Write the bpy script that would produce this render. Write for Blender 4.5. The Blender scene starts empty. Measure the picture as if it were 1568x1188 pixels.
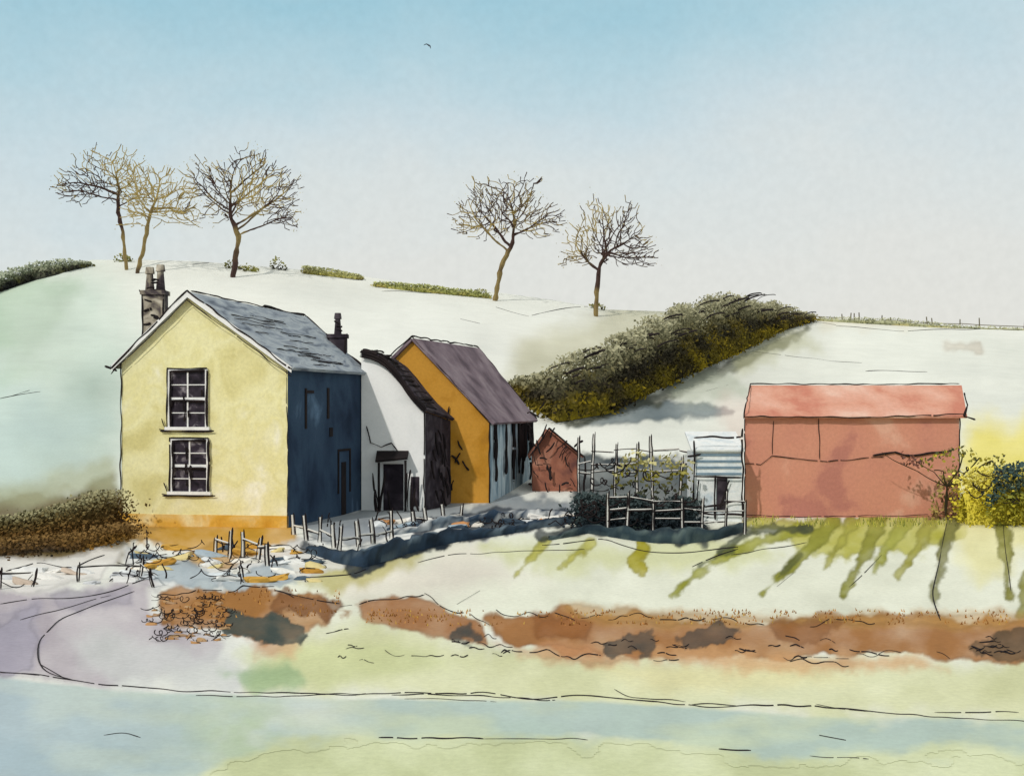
import bpy, math, random, bmesh
import numpy as np
from mathutils import Vector, Matrix
random.seed(7)
scene=bpy.context.scene

# ---------------------------------------------------------------- survey helpers
def X(u,y): return (u-784)*y/2000.0
def Z(v,y): return 5+(620-v)*y/2000.0
def P(u,v,y): return (X(u,y),y,Z(v,y))
def vn(x,y,s=0):
    xi=np.floor(x);yi=np.floor(y);fx=x-xi;fy=y-yi
    fx=fx*fx*(3-2*fx);fy=fy*fy*(3-2*fy)
    def h(a,b):
        q=np.sin(a*127.1+b*311.7+s*74.7)*43758.5453
        return q-np.floor(q)
    return (h(xi,yi)*(1-fx)+h(xi+1,yi)*fx)*(1-fy)+(h(xi,yi+1)*(1-fx)+h(xi+1,yi+1)*fx)*fy
def fbm(x,y,o=4,s=0):
    r=0;a=.5;t=0
    for i in range(o):
        r=r+a*vn(x*2**i,y*2**i,s+i*13);t+=a;a*=.5
    return r/t
def sf(x,y,o=3,s=0):
    r=0;a=.5;t=0
    for i in range(o):
        X_=x*2**i;Y_=y*2**i;xi=math.floor(X_);yi=math.floor(Y_);fx=X_-xi;fy=Y_-yi;fx=fx*fx*(3-2*fx);fy=fy*fy*(3-2*fy);k=(s+i*13)*74.7
        def h(a_,b_):
            q=math.sin(a_*127.1+b_*311.7+k)*43758.5453
            return q-math.floor(q)
        r+=a*((h(xi,yi)*(1-fx)+h(xi+1,yi)*fx)*(1-fy)+(h(xi,yi+1)*(1-fx)+h(xi+1,yi+1)*fx)*fy);t+=a;a*=.5
    return r/t
RU=[-400,0,70,140,220,300,400,460,560,650,750,850,930,1050,1240,1300,1420,1568,1900]
RV=[470,441,418,398,398,400,408,413,424,436,446,460,474,478,486,490,497,502,520]
RX=[(u-784)*.1 for u in RU]; RZ=[5+(620-v)*.1 for v in RV]
def H(x,y):
    x=np.asarray(x,float);y=np.asarray(y,float)
    R=np.interp(x,RX,RZ)
    t=np.clip((y-65)/135,0,None)
    z=np.where(t<1,R*np.clip(t,0,1)**1.3,R-np.clip(y-200,0,60)*.12)
    z=z+(fbm(x*.25,y*.25,3,5)-.5)*.12*np.clip(1-t,0,1)+(fbm(x*.06,y*.06,3,9)-.5)*1.2*np.clip(t*2,0,1)*np.clip((200-y)/60,0,1)
    return z
_ys=np.concatenate([np.arange(8,70,.1),np.arange(70,202,.4)])
def siteY(u,v):
    zt=H((u-784)*_ys/2000,_ys); zr=5+(620-v)*_ys/2000
    k=np.nonzero(zt>=zr)[0]
    return float(_ys[k[0]]) if len(k) else 199.5
def site(u,v,dz=0):
    y=siteY(u,v);x=X(u,y);return (x,y,float(H(x,y))+dz)
def C(h):
    h=h.lstrip('#');o=[]
    for i in (0,2,4):
        c=int(h[i:i+2],16)/255
        o.append(c/12.92 if c<=.04045 else ((c+.055)/1.055)**2.4)
    return tuple(o)
def mul(c,k): return tuple(min(.9,a*k) for a in c)
def mixc(a,b,t): return tuple(a[i]*(1-t)+b[i]*t for i in range(3))

# ---------------------------------------------------------------- materials
def wash(name,stops=None,scale=.6,detail=5,stretch=(1,1,1),var=.12,gran=.12,rough=.9,bump=.15,lo=.30,hi=.70,dist=.7,spec=.12):
    m=bpy.data.materials.new(name);m.use_nodes=True
    nt=m.node_tree;N=nt.nodes;L=nt.links
    b=N['Principled BSDF'];b.inputs['Roughness'].default_value=rough
    b.inputs['Specular IOR Level'].default_value=spec
    tc=N.new('ShaderNodeTexCoord');mp=N.new('ShaderNodeMapping');mp.inputs['Scale'].default_value=stretch
    L.new(tc.outputs['Object'],mp.inputs['Vector'])
    n=N.new('ShaderNodeTexNoise');n.inputs['Scale'].default_value=scale;n.inputs['Detail'].default_value=detail
    n.inputs['Distortion'].default_value=dist;L.new(mp.outputs[0],n.inputs['Vector'])
    if stops:
        r=N.new('ShaderNodeValToRGB');e=r.color_ramp.elements
        k=len(stops)
        while len(e)<k:e.new(.5)
        for i,s in enumerate(stops):
            e[i].position=.5 if k==1 else lo+(hi-lo)*i/(k-1)
            e[i].color=(*s,1)
        L.new(n.outputs['Fac'],r.inputs[0]);col=r.outputs[0]
    else:
        a=N.new('ShaderNodeAttribute');a.attribute_name='Col';col=a.outputs['Color']
        mr=N.new('ShaderNodeMapRange');mr.inputs[1].default_value=.3;mr.inputs[2].default_value=.7
        mr.inputs[3].default_value=1-var;mr.inputs[4].default_value=1+var*.5
        L.new(n.outputs['Fac'],mr.inputs[0])
        mx=N.new('ShaderNodeVectorMath');mx.operation='SCALE'
        L.new(col,mx.inputs[0]);L.new(mr.outputs[0],mx.inputs['Scale']);col=mx.outputs[0]
    g=N.new('ShaderNodeTexNoise');g.inputs['Scale'].default_value=7;g.inputs['Detail'].default_value=7;g.inputs['Roughness'].default_value=.8
    L.new(tc.outputs['Object'],g.inputs['Vector'])
    gr=N.new('ShaderNodeMapRange');gr.inputs[1].default_value=.35;gr.inputs[2].default_value=.65
    gr.inputs[3].default_value=1-gran;gr.inputs[4].default_value=1+gran*.6
    L.new(g.outputs['Fac'],gr.inputs[0])
    m2=N.new('ShaderNodeVectorMath');m2.operation='SCALE'
    L.new(col,m2.inputs[0]);L.new(gr.outputs[0],m2.inputs['Scale']);L.new(m2.outputs[0],b.inputs['Base Color'])
    bp=N.new('ShaderNodeBump');bp.inputs['Strength'].default_value=bump;bp.inputs['Distance'].default_value=.03
    L.new(g.outputs['Fac'],bp.inputs['Height']);L.new(bp.outputs[0],b.inputs['Normal'])
    return m
def CC(*a): return [C(x) for x in a]
M_ATTR=wash('pigment',None,scale=.5)
M_GROUND=wash('meadow',None,scale=.35,var=.04,gran=.10,bump=.2)
M_WATER=wash('river_water',None,scale=.4,var=.05,gran=.08,rough=.6,stretch=(.5,1.5,1))
M_LEAF=wash('foliage',None,scale=1.2,var=.3,gran=.1)
M_BARK=wash('bark',None,scale=.8,var=.2)
M_INK=wash('dark_edging',CC('#1d1a1c','#2f2727'),scale=1)
M_YEL=wash('yellow_render',CC('#cdc488','#dcd59e','#e3deae','#ddd69e','#e3deb4','#f0eddc'),scale=.42,detail=6,lo=.32,hi=.70)
M_OCHB=wash('ochre_plinth',CC('#c08a28','#d3a548','#e2d2a0'),scale=.6)
M_NAVY=wash('navy_shaded_side',CC('#1f2e42','#2b3c52','#364a60','#3c5066','#66809a'),scale=.5,detail=8,stretch=(1,1,.7),lo=.30,hi=.72,dist=.3)  # shade of the house's side wall is put into this dark blue
M_SLATE=wash('slate',CC('#5f6773','#8f98a2','#a9b1b6','#6f7785'),scale=1.1,stretch=(.5,.5,2.5))
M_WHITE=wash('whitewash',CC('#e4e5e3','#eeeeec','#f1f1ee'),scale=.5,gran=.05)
M_FRAME=wash('white_paint',CC('#dcdcda','#e8e8e6'),scale=2)
M_GLASS=wash('window_pane',CC('#17141a','#2a242c','#37303a','#8a8488'),scale=2.4,rough=.4)
M_BRICK=wash('chimney_brick',CC('#2c262a','#4a4244','#8f8676','#c8bfae'),scale=1.5)
M_DARKB=wash('dark_brick_and_shade',CC('#241f25','#3a333a','#5a5358'),scale=1.3)
M_OCH=wash('ochre_render',CC('#a8762a','#b9832c','#c6903a','#c8923c','#b5802e'),scale=.5,detail=7,lo=.32,hi=.68,dist=.3)
M_PURP=wash('purple_slate',CC('#5d5058','#7b6c74','#8f8187'),scale=.7,lo=.34,hi=.66,dist=.3)
M_BLUEW=wash('blue_boards',CC('#33404e','#8fa8b6','#c4d4da','#4a5a68'),scale=1.0,stretch=(1.6,1.6,.3))
M_RED=wash('red_shed_boards',CC('#6a4640','#9a6450','#b98a76'),scale=.8)
# painted sheeting: flat coats with a few soft-edged repainted patches
M_PINK=wash('terracotta_sheeting',CC('#b5796c','#c88a76','#cb8d77','#cc8f79','#cf927c','#d6a48f'),scale=.26,detail=9,lo=.38,hi=.63,dist=.15,spec=.02,rough=1)
_e=M_PINK.node_tree.nodes['Color Ramp'].color_ramp.elements
for _i,_p in enumerate((.40,.44,.50,.545,.56,.60)): _e[_i].position=_p
M_PINKR=wash('terracotta_roofing',CC('#c4826e','#d29a84','#d8a692','#e0baa8','#d39c86'),scale=.30,detail=8,stretch=(1,.6,1),lo=.38,hi=.62,dist=.15,spec=.02,rough=1)
M_SHED=wash('pale_boards',CC('#bccad2','#e4e6e4','#d0d9dc'),scale=1)

# ---------------------------------------------------------------- mesh tools
def chaikin(pts,n=2):
    for _ in range(n):
        if len(pts)<3:return pts
        o=[pts[0]]
        for a,b in zip(pts[:-1],pts[1:]):
            o.append(a.lerp(b,.25));o.append(a.lerp(b,.75))
        o.append(pts[-1]);pts=o
    return pts
class M:
    def __init__(s): s.v=[];s.f=[];s.c=[]
    def quad(s,pts,c=(.5,.5,.5)):
        i=len(s.v);s.v+= [tuple(p) for p in pts];s.c+=[c]*len(pts);s.f.append(tuple(range(i,i+len(pts))))
    def box(s,o,du,dn,x0,x1,z0,z1,d0,d1,c=(.5,.5,.5)):
        o=Vector(o);du=Vector(du);dn=Vector(dn);i=len(s.v)
        for d in (d0,d1):
            for (x,z) in ((x0,z0),(x1,z0),(x1,z1),(x0,z1)):
                s.v.append(tuple(o+du*x+dn*d+Vector((0,0,z))));s.c.append(c)
        for f in ((0,1,2,3),(7,6,5,4),(0,4,5,1),(1,5,6,2),(2,6,7,3),(3,7,4,0)): s.f.append(tuple(i+k for k in f))
    def slab(s,q,t,c=(.5,.5,.5)):
        q=[Vector(p) for p in q];n=(q[1]-q[0]).cross(q[3]-q[0]).normalized()
        if n.z<0:n=-n
        i=len(s.v)
        for p in q:s.v.append(tuple(p+n*t));s.c.append(c)
        for p in q:s.v.append(tuple(p));s.c.append(c)
        s.f+= [(i,i+1,i+2,i+3),(i+7,i+6,i+5,i+4)]+[(i+k,i+(k+1)%4,i+4+(k+1)%4,i+4+k) for k in range(4)]
    def tube(s,pts,rad,c=(.02,.02,.02),n=5):
        pts=[Vector(p) for p in pts]
        if len(pts)<2:return
        i0=len(s.v);k=len(pts)
        for j,p in enumerate(pts):
            d=(pts[min(j+1,k-1)]-pts[max(j-1,0)])
            if d.length<1e-6:d=Vector((0,0,1))
            d.normalize();a=d.cross(Vector((.13,.9,.2)) if abs(d.y)<.9 else Vector((0,.1,1))).normalized();b=d.cross(a)
            r=rad[j] if isinstance(rad,(list,tuple)) else rad
            cc=c[j] if isinstance(c,list) else c
            for q in range(n):
                t=2*math.pi*q/n
                s.v.append(tuple(p+a*math.cos(t)*r+b*math.sin(t)*r));s.c.append(cc)
        for j in range(k-1):
            for q in range(n):
                s.f.append((i0+j*n+q,i0+j*n+(q+1)%n,i0+(j+1)*n+(q+1)%n,i0+(j+1)*n+q))
        s.f.append(tuple(i0+q for q in range(n))[::-1]);s.f.append(tuple(i0+(k-1)*n+q for q in range(n)))
    def penline(s,pts,r,c=(.013,.011,.013),gap=.05,n=4):
        """smooth line with breathing thickness and occasional breaks"""
        pts=chaikin([Vector(p) for p in pts],2);ph=random.uniform(0,99);seg=[];rr=[]
        k=len(pts)
        for j,p in enumerate(pts):
            q=.35+1.3*sf(j*.16+ph,ph,2,3)
            if j<2 or j>k-3:q*=.6
            seg.append(p);rr.append(r*q)
            if random.random()<gap*.3 and len(seg)>5:
                s.tube(seg,rr,c,n);seg=[];rr=[]
        if len(seg)>1:s.tube(seg,rr,c,n)
    def ink(s,pts,r=.035,wob=.05,gap=.06,c=(.013,.011,.013)):
        pts=[Vector(p) for p in pts];o=[]
        r*=.85;wob*=.85
        for a,b in zip(pts[:-1],pts[1:]):
            L=(b-a).length;m=max(2,int(L/max(.4,wob*8)))
            for j in range(m):
                t=j/m;w=wob if j else wob*.3
                o.append(a.lerp(b,t)+Vector((random.uniform(-w,w),random.uniform(-w,w)*.3,random.uniform(-w,w))))
                if j==0 and len(o)>1:o.append(o[-1].copy());o.append(o[-1].copy())
        o.append(pts[-1]);s.penline(o,r,c,gap)
    def scrib(s,c0,w,h,turns,r):
        """loose looping bramble / wire"""
        pts=[];t=random.uniform(0,6);dx=w/max(1,turns*6)
        for j in range(int(turns*6)):
            t+=1.05+random.uniform(-.35,.35)
            pts.append(Vector(c0)+Vector((-w/2+dx*j+math.cos(t)*h*.45,random.uniform(-.03,.03),h*.5+math.sin(t)*h*random.uniform(.25,.55))))
        s.penline(pts,r,gap=.1)
    def obj(s,name,mat,parent=None,smooth=False):
        me=bpy.data.meshes.new(name);me.from_pydata(s.v,[],s.f);me.materials.append(mat)
        a=me.color_attributes.new('Col','FLOAT_COLOR','POINT')
        arr=np.ones((len(s.v),4),np.float32);arr[:,:3]=np.array(s.c,np.float32).reshape(-1,3);a.data.foreach_set('color',arr.ravel())
        if smooth: me.polygons.foreach_set('use_smooth',[True]*len(me.polygons))
        me.update()
        o=bpy.data.objects.new(name,me);scene.collection.objects.link(o)
        if parent:
            o.parent=parent;o.matrix_parent_inverse=Matrix.Translation(-parent.location)
        return o
def root(name,loc):
    loc=tuple(loc)
    if len(loc)==2: loc=loc+(0,)
    e=bpy.data.objects.new(name,None);e.location=loc;scene.collection.objects.link(e);e.empty_display_size=.3;return e

# ---------------------------------------------------------------- ground pigment map
def sdf_poly(px,py,poly):
    poly=np.array(poly,float);d=np.full(px.shape,1e9);ins=np.zeros(px.shape,bool);n=len(poly)
    for i in range(n):
        a=poly[i];b=poly[(i+1)%n];e=b-a;wx=px-a[0];wy=py-a[1]
        t=np.clip((wx*e[0]+wy*e[1])/(e@e+1e-9),0,1)
        d=np.minimum(d,(wx-e[0]*t)**2+(wy-e[1]*t)**2)
        c=((a[1]>py)!=(b[1]>py))
        with np.errstate(divide='ignore',invalid='ignore'):
            xx=(b[0]-a[0])*(py-a[1])/(b[1]-a[1]+1e-12)+a[0]
        ins^=(c&(px<xx))
    d=np.sqrt(d);return np.where(ins,-d,d)
def sdf_line(px,py,pts,w):
    d=np.full(px.shape,1e9);pts=np.array(pts,float)
    n=len(pts)-1
    for i in range(n):
        a=pts[i];b=pts[i+1];e=b-a;wx=px-a[0];wy=py-a[1]
        t=np.clip((wx*e[0]+wy*e[1])/(e@e+1e-9),0,1)
        ww=w[0]+(w[1]-w[0])*((i+t)/n)
        d=np.minimum(d,np.sqrt((wx-e[0]*t)**2+(wy-e[1]*t)**2)-ww)
    return d
WASH=[
 ('p',[(-600,430),(60,440),(170,420),(210,560),(190,760),(-600,900)],'#c0d2c6',.85,60,40,90),
 ('p',[(-500,590),(60,590),(150,650),(120,720),(-500,720)],'#bfd2ce',.8,50,40,80),
 ('p',[(-500,440),(120,430),(60,560),(-500,590)],'#b3c9b2',.85,30,40,60),
 ('p',[(20,470),(130,440),(120,560),(40,600)],'#c8d5c8',.6,30,30,60),
 ('p',[(-600,775),(60,755),(172,728),(200,800),(180,860),(-600,880)],'#6d5c38',.95,10,16,40),
 ('p',[(-600,735),(60,738),(172,705),(176,745),(60,775),(-600,790)],'#a9ad8c',.7,16,14,40),
 ('p',[(180,400),(700,440),(800,560),(560,560),(500,480),(300,440)],'#e6e8e1',.7,40,30,80),
 ('p',[(960,600),(1130,545),(1240,500),(1700,520),(1700,700),(960,700)],'#e5e8de',.7,20,20,60),
 ('p',[(925,612),(1060,612),(1120,632),(1000,650),(880,655)],'#6c7a80',.9,5,12,30),
 ('p',[(840,630),(1000,600),(1130,545),(1240,495),(1245,505),(1140,562),(1010,620),(870,655)],'#4a4c38',.8,5,9,24),
 ('p',[(1000,600),(1130,553),(1140,600),(1060,625)],'#b9c0ae',.7,12,16,30),
 ('p',[(1140,512),(1240,500),(1260,540),(1130,565)],'#b9ba94',.55,12,14,30),
 ('p',[(800,520),(980,450),(1120,420),(1250,455),(1180,500),(860,620),(780,600)],'#cbc9b0',.85,22,16,50),
 ('p',[(1250,470),(1420,480),(1420,500),(1260,500)],'#d8c9a4',.5,14,10,30),
 ('p',[(1440,520),(1500,525),(1500,538),(1450,540)],'#c9b9a4',.45,6,8,20),
 ('p',[(1100,620),(1160,600),(1160,700),(1100,700)],'#e0c9bd',.5,18,14,30),
 ('p',[(1470,640),(1700,640),(1700,830),(1470,830)],'#e8da66',.9,34,24,50),
 ('p',[(430,835),(800,815),(1700,790),(1700,960),(430,960)],'#e4e6d2',.9,14,14,50),
 ('p',[(560,860),(700,840),(820,880),(660,925),(500,915)],'#e6dfd2',.8,30,20,50),
 ('p',[(450,870),(560,850),(640,850),(560,905),(470,905)],'#b0a64e',.8,12,16,30),
 ('p',[(740,835),(1150,830),(1200,850),(1000,875),(780,865)],'#d0d391',.6,16,20,40),
 ('p',[(1130,795),(1480,785),(1470,825),(1400,850),(1330,840),(1280,850),(1200,830)],'#b9b646',.9,8,20,24),
 ('p',[(1460,785),(1700,785),(1700,880),(1560,850),(1500,900),(1470,850)],'#e9e3a4',.8,20,16,40),
 ('l',[(835,832),(812,856),(788,882)],(9,2),'#b4b04a',.9,3,7,14),  # from here: diagonal stripe shadows across the field, painted as green streaks
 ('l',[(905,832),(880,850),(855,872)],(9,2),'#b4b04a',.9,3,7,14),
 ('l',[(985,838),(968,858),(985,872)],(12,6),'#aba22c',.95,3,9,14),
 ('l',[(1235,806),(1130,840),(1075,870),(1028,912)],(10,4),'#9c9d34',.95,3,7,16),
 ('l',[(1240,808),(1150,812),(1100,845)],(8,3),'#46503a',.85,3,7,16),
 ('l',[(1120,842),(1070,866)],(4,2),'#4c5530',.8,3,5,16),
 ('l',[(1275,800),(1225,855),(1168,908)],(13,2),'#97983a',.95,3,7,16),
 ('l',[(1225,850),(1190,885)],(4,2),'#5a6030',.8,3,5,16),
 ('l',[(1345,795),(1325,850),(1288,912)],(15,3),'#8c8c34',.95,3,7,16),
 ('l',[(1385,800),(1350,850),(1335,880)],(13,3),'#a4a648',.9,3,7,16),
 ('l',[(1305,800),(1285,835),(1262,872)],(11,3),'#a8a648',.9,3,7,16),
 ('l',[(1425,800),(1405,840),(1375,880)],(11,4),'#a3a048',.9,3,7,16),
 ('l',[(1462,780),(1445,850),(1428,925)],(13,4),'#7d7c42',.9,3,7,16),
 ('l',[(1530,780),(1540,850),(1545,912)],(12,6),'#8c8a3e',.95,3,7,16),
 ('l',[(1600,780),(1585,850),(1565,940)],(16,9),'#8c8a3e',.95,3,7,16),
 ('p',[(180,785),(440,785),(475,850),(430,862),(340,850),(300,870),(250,840),(190,825)],'#c8962e',.95,6,14,24),
 ('p',[(190,835),(300,870),(360,850),(560,800),(900,780),(900,800),(640,835),(560,855),(470,890),(200,900)],'#e4e4e2',.85,5,12,24),
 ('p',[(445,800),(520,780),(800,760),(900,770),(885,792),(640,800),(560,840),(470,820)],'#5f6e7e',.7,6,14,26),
 ('l',[(545,868),(600,848),(660,828),(740,812),(850,798)],(15,11),'#202c38',.97,3,9,20),  # dark blue strips: shadow on the yard ground painted into its colour
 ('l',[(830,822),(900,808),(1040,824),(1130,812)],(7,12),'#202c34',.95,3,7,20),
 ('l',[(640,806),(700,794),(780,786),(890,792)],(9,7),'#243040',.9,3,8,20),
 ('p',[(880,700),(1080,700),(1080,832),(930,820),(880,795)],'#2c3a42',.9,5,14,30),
 ('p',[(910,780),(960,778),(955,800),(915,802)],'#d5dad8',.7,4,8,16),
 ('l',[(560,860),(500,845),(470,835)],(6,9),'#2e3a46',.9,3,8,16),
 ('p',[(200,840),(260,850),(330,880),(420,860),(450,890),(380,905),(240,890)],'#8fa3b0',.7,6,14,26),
 ('p',[(300,845),(345,825),(400,845),(360,870),(310,868)],'#b98a34',.85,4,10,18),
 ('p',[(-600,880),(0,905),(110,905),(230,885),(235,935),(340,985),(330,1010),(160,1050),(0,1030),(-600,1030)],'#b9b0b8',.9,12,14,40),
 ('p',[(-600,940),(0,940),(60,930),(60,985),(50,1032),(-600,1040)],'#a5a0b0',.85,10,18,40),
 ('p',[(60,905),(200,900),(200,925),(90,935)],'#9a94a4',.6,8,10,24),
 ('p',[(90,970),(330,985),(400,1050),(160,1052)],'#cdcfce',.8,25,24,50),
 ('p',[(-600,850),(100,850),(200,835),(150,885),(60,905),(-600,900)],'#e4e1dc',.9,6,10,30),
 ('p',[(430,985),(560,955),(700,985),(1700,1010),(1700,1115),(900,1085),(380,1062)],'#d8daac',.9,26,24,60),
 ('p',[(380,1000),(560,985),(720,1010),(560,1045),(390,1045)],'#ccd29c',.7,20,18,50),
 ('p',[(350,1030),(440,1010),(480,1045),(400,1060)],'#9ab88c',.7,12,16,30),
 ('p',[(900,1015),(1150,1020),(1300,1040),(1000,1060)],'#e0d6a0',.6,20,14,40),
 ('p',[(240,912),(300,898),(430,902),(500,918),(530,935),(470,965),(400,985),(330,960),(250,950)],'#a8743c',.97,4,14,30),
 ('p',[(380,975),(470,965),(450,1005),(390,1000)],'#d0a078',.7,12,12,26),
 ('p',[(545,925),(640,912),(690,940),(745,955),(745,985),(650,975),(560,955)],'#a8764c',.95,4,10,30),
 ('p',[(745,948),(860,932),(1000,945),(1130,952),(1300,940),(1420,948),(1700,945),(1700,1008),(1500,1010),(1330,995),(1200,1012),(1050,1005),(900,1000),(770,982)],'#a97646',.97,4,13,36),
 ('p',[(860,925),(1000,935),(1130,942),(1420,938),(1700,932),(1700,962),(900,955)],'#b98c4c',.7,9,10,30),
 ('p',[(1000,990),(1250,1005),(1400,1000),(1450,1025),(1150,1030),(1010,1010)],'#cfa070',.8,12,14,30),
 ('p',[(760,985),(990,1000),(980,1020),(800,1005)],'#c98f62',.7,10,12,30),
 ('p',[(345,930),(420,945),(480,975),(395,985),(350,970)],'#454f4a',.92,3,14,20),
 ('p',[(430,905),(520,925),(500,950),(420,930)],'#7c4d26',.85,4,12,20),
 ('p',[(690,965),(720,955),(735,982),(695,985)],'#3f4645',.85,3,10,16),
 ('p',[(925,985),(960,965),(1010,970),(990,1000),(930,1003)],'#4d4a44',.88,3,12,18),
 ('p',[(1035,975),(1100,950),(1130,965),(1110,990),(1050,990)],'#5c4f44',.85,3,12,18),
 ('p',[(1485,990),(1560,955),(1640,960),(1620,1005),(1500,1010)],'#5f4c36',.85,4,12,18),
 ('p',[(1180,955),(1300,950),(1250,985),(1190,980)],'#8a5628',.65,6,12,24),
 ('p',[(820,945),(920,945),(900,985),(820,980)],'#92592a',.65,6,12,24),
 ('p',[(200,1300),(300,1160),(420,1100),(1000,1105),(1240,1110),(1700,1120),(1700,1500),(0,1500)],'#cfd6a8',.95,24,24,60),
 ('p',[(-700,1150),(160,1130),(300,1160),(240,1500),(-700,1500)],'#a8bcc2',.8,20,26,60),
]
def colour_field(x,y,z):
    U=784+2000*x/y; V=620-2000*(z-5)/y
    base=np.array(C('#e6e8e0'));col=np.tile(base,(len(x),1))
    f=fbm(U/130,V/90,4,3)[:,None]
    col=col*(1-.3*f)+np.array(C('#e8e5dc'))*.3*f
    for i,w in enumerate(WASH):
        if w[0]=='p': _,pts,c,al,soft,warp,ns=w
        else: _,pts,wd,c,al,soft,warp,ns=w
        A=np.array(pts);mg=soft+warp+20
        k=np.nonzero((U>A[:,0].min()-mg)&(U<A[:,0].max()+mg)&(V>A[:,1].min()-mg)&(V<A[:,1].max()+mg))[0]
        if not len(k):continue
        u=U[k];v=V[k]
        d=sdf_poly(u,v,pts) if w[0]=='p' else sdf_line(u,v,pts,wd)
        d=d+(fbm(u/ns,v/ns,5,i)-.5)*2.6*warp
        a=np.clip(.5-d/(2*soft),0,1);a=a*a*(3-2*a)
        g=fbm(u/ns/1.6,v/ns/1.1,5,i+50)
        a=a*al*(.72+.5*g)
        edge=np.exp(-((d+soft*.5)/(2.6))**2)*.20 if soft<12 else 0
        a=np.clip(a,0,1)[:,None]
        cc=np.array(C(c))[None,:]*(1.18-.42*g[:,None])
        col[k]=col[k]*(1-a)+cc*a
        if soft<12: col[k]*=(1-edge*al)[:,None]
    return np.clip(col,0,.86)

def fan_mesh(name,mat,s_vals,y_vals,keep=None,dz=0,colmod=None):
    S,Y=np.meshgrid(s_vals,y_vals);Xx=S*Y;Zz=H(Xx,Y)
    ns=len(s_vals);ny=len(y_vals)
    x=Xx.ravel();y=Y.ravel();z=Zz.ravel()
    col=colour_field(x,y,z)
    if colmod is not None: col=colmod(x,y,z,col)
    i=np.arange(ns*(ny-1)).reshape(ny-1,ns)[:,:-1].ravel()
    F=np.stack([i,i+1,i+1+ns,i+ns],1)
    if keep is not None:
        kp=keep(x,y,z);F=F[kp[F].all(1)]
        used=np.unique(F);rm=-np.ones(len(x),int);rm[used]=np.arange(len(used));F=rm[F];x=x[used];y=y[used];z=z[used];col=col[used]
    me=bpy.data.meshes.new(name)
    me.vertices.add(len(x));me.vertices.foreach_set('co',np.stack([x,y,z+dz],1).astype(np.float32).ravel())
    me.loops.add(len(F)*4);me.loops.foreach_set('vertex_index',F.astype(np.int32).ravel())
    me.polygons.add(len(F));me.polygons.foreach_set('loop_start',(np.arange(len(F))*4).astype(np.int32))
    me.polygons.foreach_set('loop_total',np.full(len(F),4,np.int32))
    me.update(calc_edges=True);me.polygons.foreach_set('use_smooth',np.ones(len(F),bool))
    a=me.color_attributes.new('Col','FLOAT_COLOR','POINT')
    arr=np.ones((len(x),4),np.float32);arr[:,:3]=col;a.data.foreach_set('color',arr.ravel())
    me.materials.append(mat);me.update()
    o=bpy.data.objects.new(name,me);scene.collection.objects.link(o);return o
s_vals=np.concatenate([np.linspace(-3,-.5,40)[:-1],np.linspace(-.5,.5,820),np.linspace(.5,3,40)[1:]])
vv=np.arange(1400,771,-1.5);y1=10000/(vv-620)
y_vals=np.concatenate([np.linspace(2,y1[0],12)[:-1],y1,np.arange(66.6,200,.55),[200],np.arange(203,300,6),[340,400,500,700]])
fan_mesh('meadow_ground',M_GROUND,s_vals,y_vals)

RIV=[(-900,1010),(0,1032),(170,1052),(320,1058),(520,1066),(900,1072),(1060,1080),(1240,1094),(2000,1105),(2000,1175),(1568,1170),(1440,1158),(1240,1175),(1190,1182),(1150,1168),(1000,1150),(780,1140),(600,1138),(430,1150),(330,1190),(240,1300),(200,1390),(-900,1390)]
def riv_d(x,y,z):
    U=784+2000*x/y;V=620-2000*(z-5)/y
    soft=np.clip((V-1100)/40,0,1)
    return sdf_poly(U,V,RIV)+(fbm(U/60,V/26,5,77)-.5)*(10+50*soft),U,V
def riv_keep(x,y,z):
    return riv_d(x,y,z)[0]<2
def riv_col(x,y,z,col):
    d,U,V=riv_d(x,y,z)
    soft=np.clip((V-1100)/40,0,1)
    a=np.clip(-d/(8+22*soft),0,1)[:,None];a=a*a*(3-2*a)*.88
    f=fbm(U/120,V/40,4,31)[:,None];g=fbm(U/60,V/34,5,41)[:,None]
    L=np.clip((520-U)/500,0,1)[:,None]
    c1=np.array(C('#b0c4be'))*(1-L)+np.array(C('#a9bdc6'))*L
    c2=np.array(C('#c2cfb8'))*(1-L)+np.array(C('#b8c8c8'))*L
    t=np.clip((f-.42)*4,0,1);c=c1*(1-t)+c2*t
    c=c*(1.10-.24*g)
    gr=np.exp(-((U-400)**2/110**2+(V-1120)**2/50**2))[:,None]*np.clip((g-.4)*4,0,1)*.7
    c=c*(1-gr)+np.array(C('#a9c096'))*gr
    wl=np.exp(-((U-480)**2/70**2+(V-1090)**2/40**2))[:,None]*.5
    c=c*(1-wl)+np.array(C('#dcdfd6'))*wl
    return col*(1-a)+c*a
fan_mesh('river',M_WATER,np.linspace(-.75,.6,800),10000/(np.arange(1385,1000,-1.4)-620),riv_keep,.005,riv_col)

# ---------------------------------------------------------------- yellow house
GY=-.9
r=root('yellow_house',(-12.6,58,0))
FL=Vector((-16.2,54.2,0));FR=Vector((-9.1,53.0,0));BR=Vector((-7.1,62.5,0));BL=Vector((-14.2,63.7,0))
AP=Vector((-13.2,53.7,9.5));AB=Vector((-10.0,63.1,9.15));eL=6.75;eR=6.6
def up(p,z): return Vector((p.x,p.y,z))
m=M();m.quad([up(FL,GY),up(FR,GY),up(FR,eR),AP,up(FL,eL)]);m.obj('gable_wall',M_YEL,r)
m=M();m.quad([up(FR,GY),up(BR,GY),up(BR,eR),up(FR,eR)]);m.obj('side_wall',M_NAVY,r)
m=M();m.quad([up(BR,GY),up(BL,GY),up(BL,eL),AB,up(BR,eR)]);m.quad([up(BL,GY),up(FL,GY),up(FL,eL),up(BL,eL)]);m.obj('rear_walls',M_YEL,r)
du=(FR-FL).normalized();dn=Vector((du.y,-du.x,0))
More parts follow.
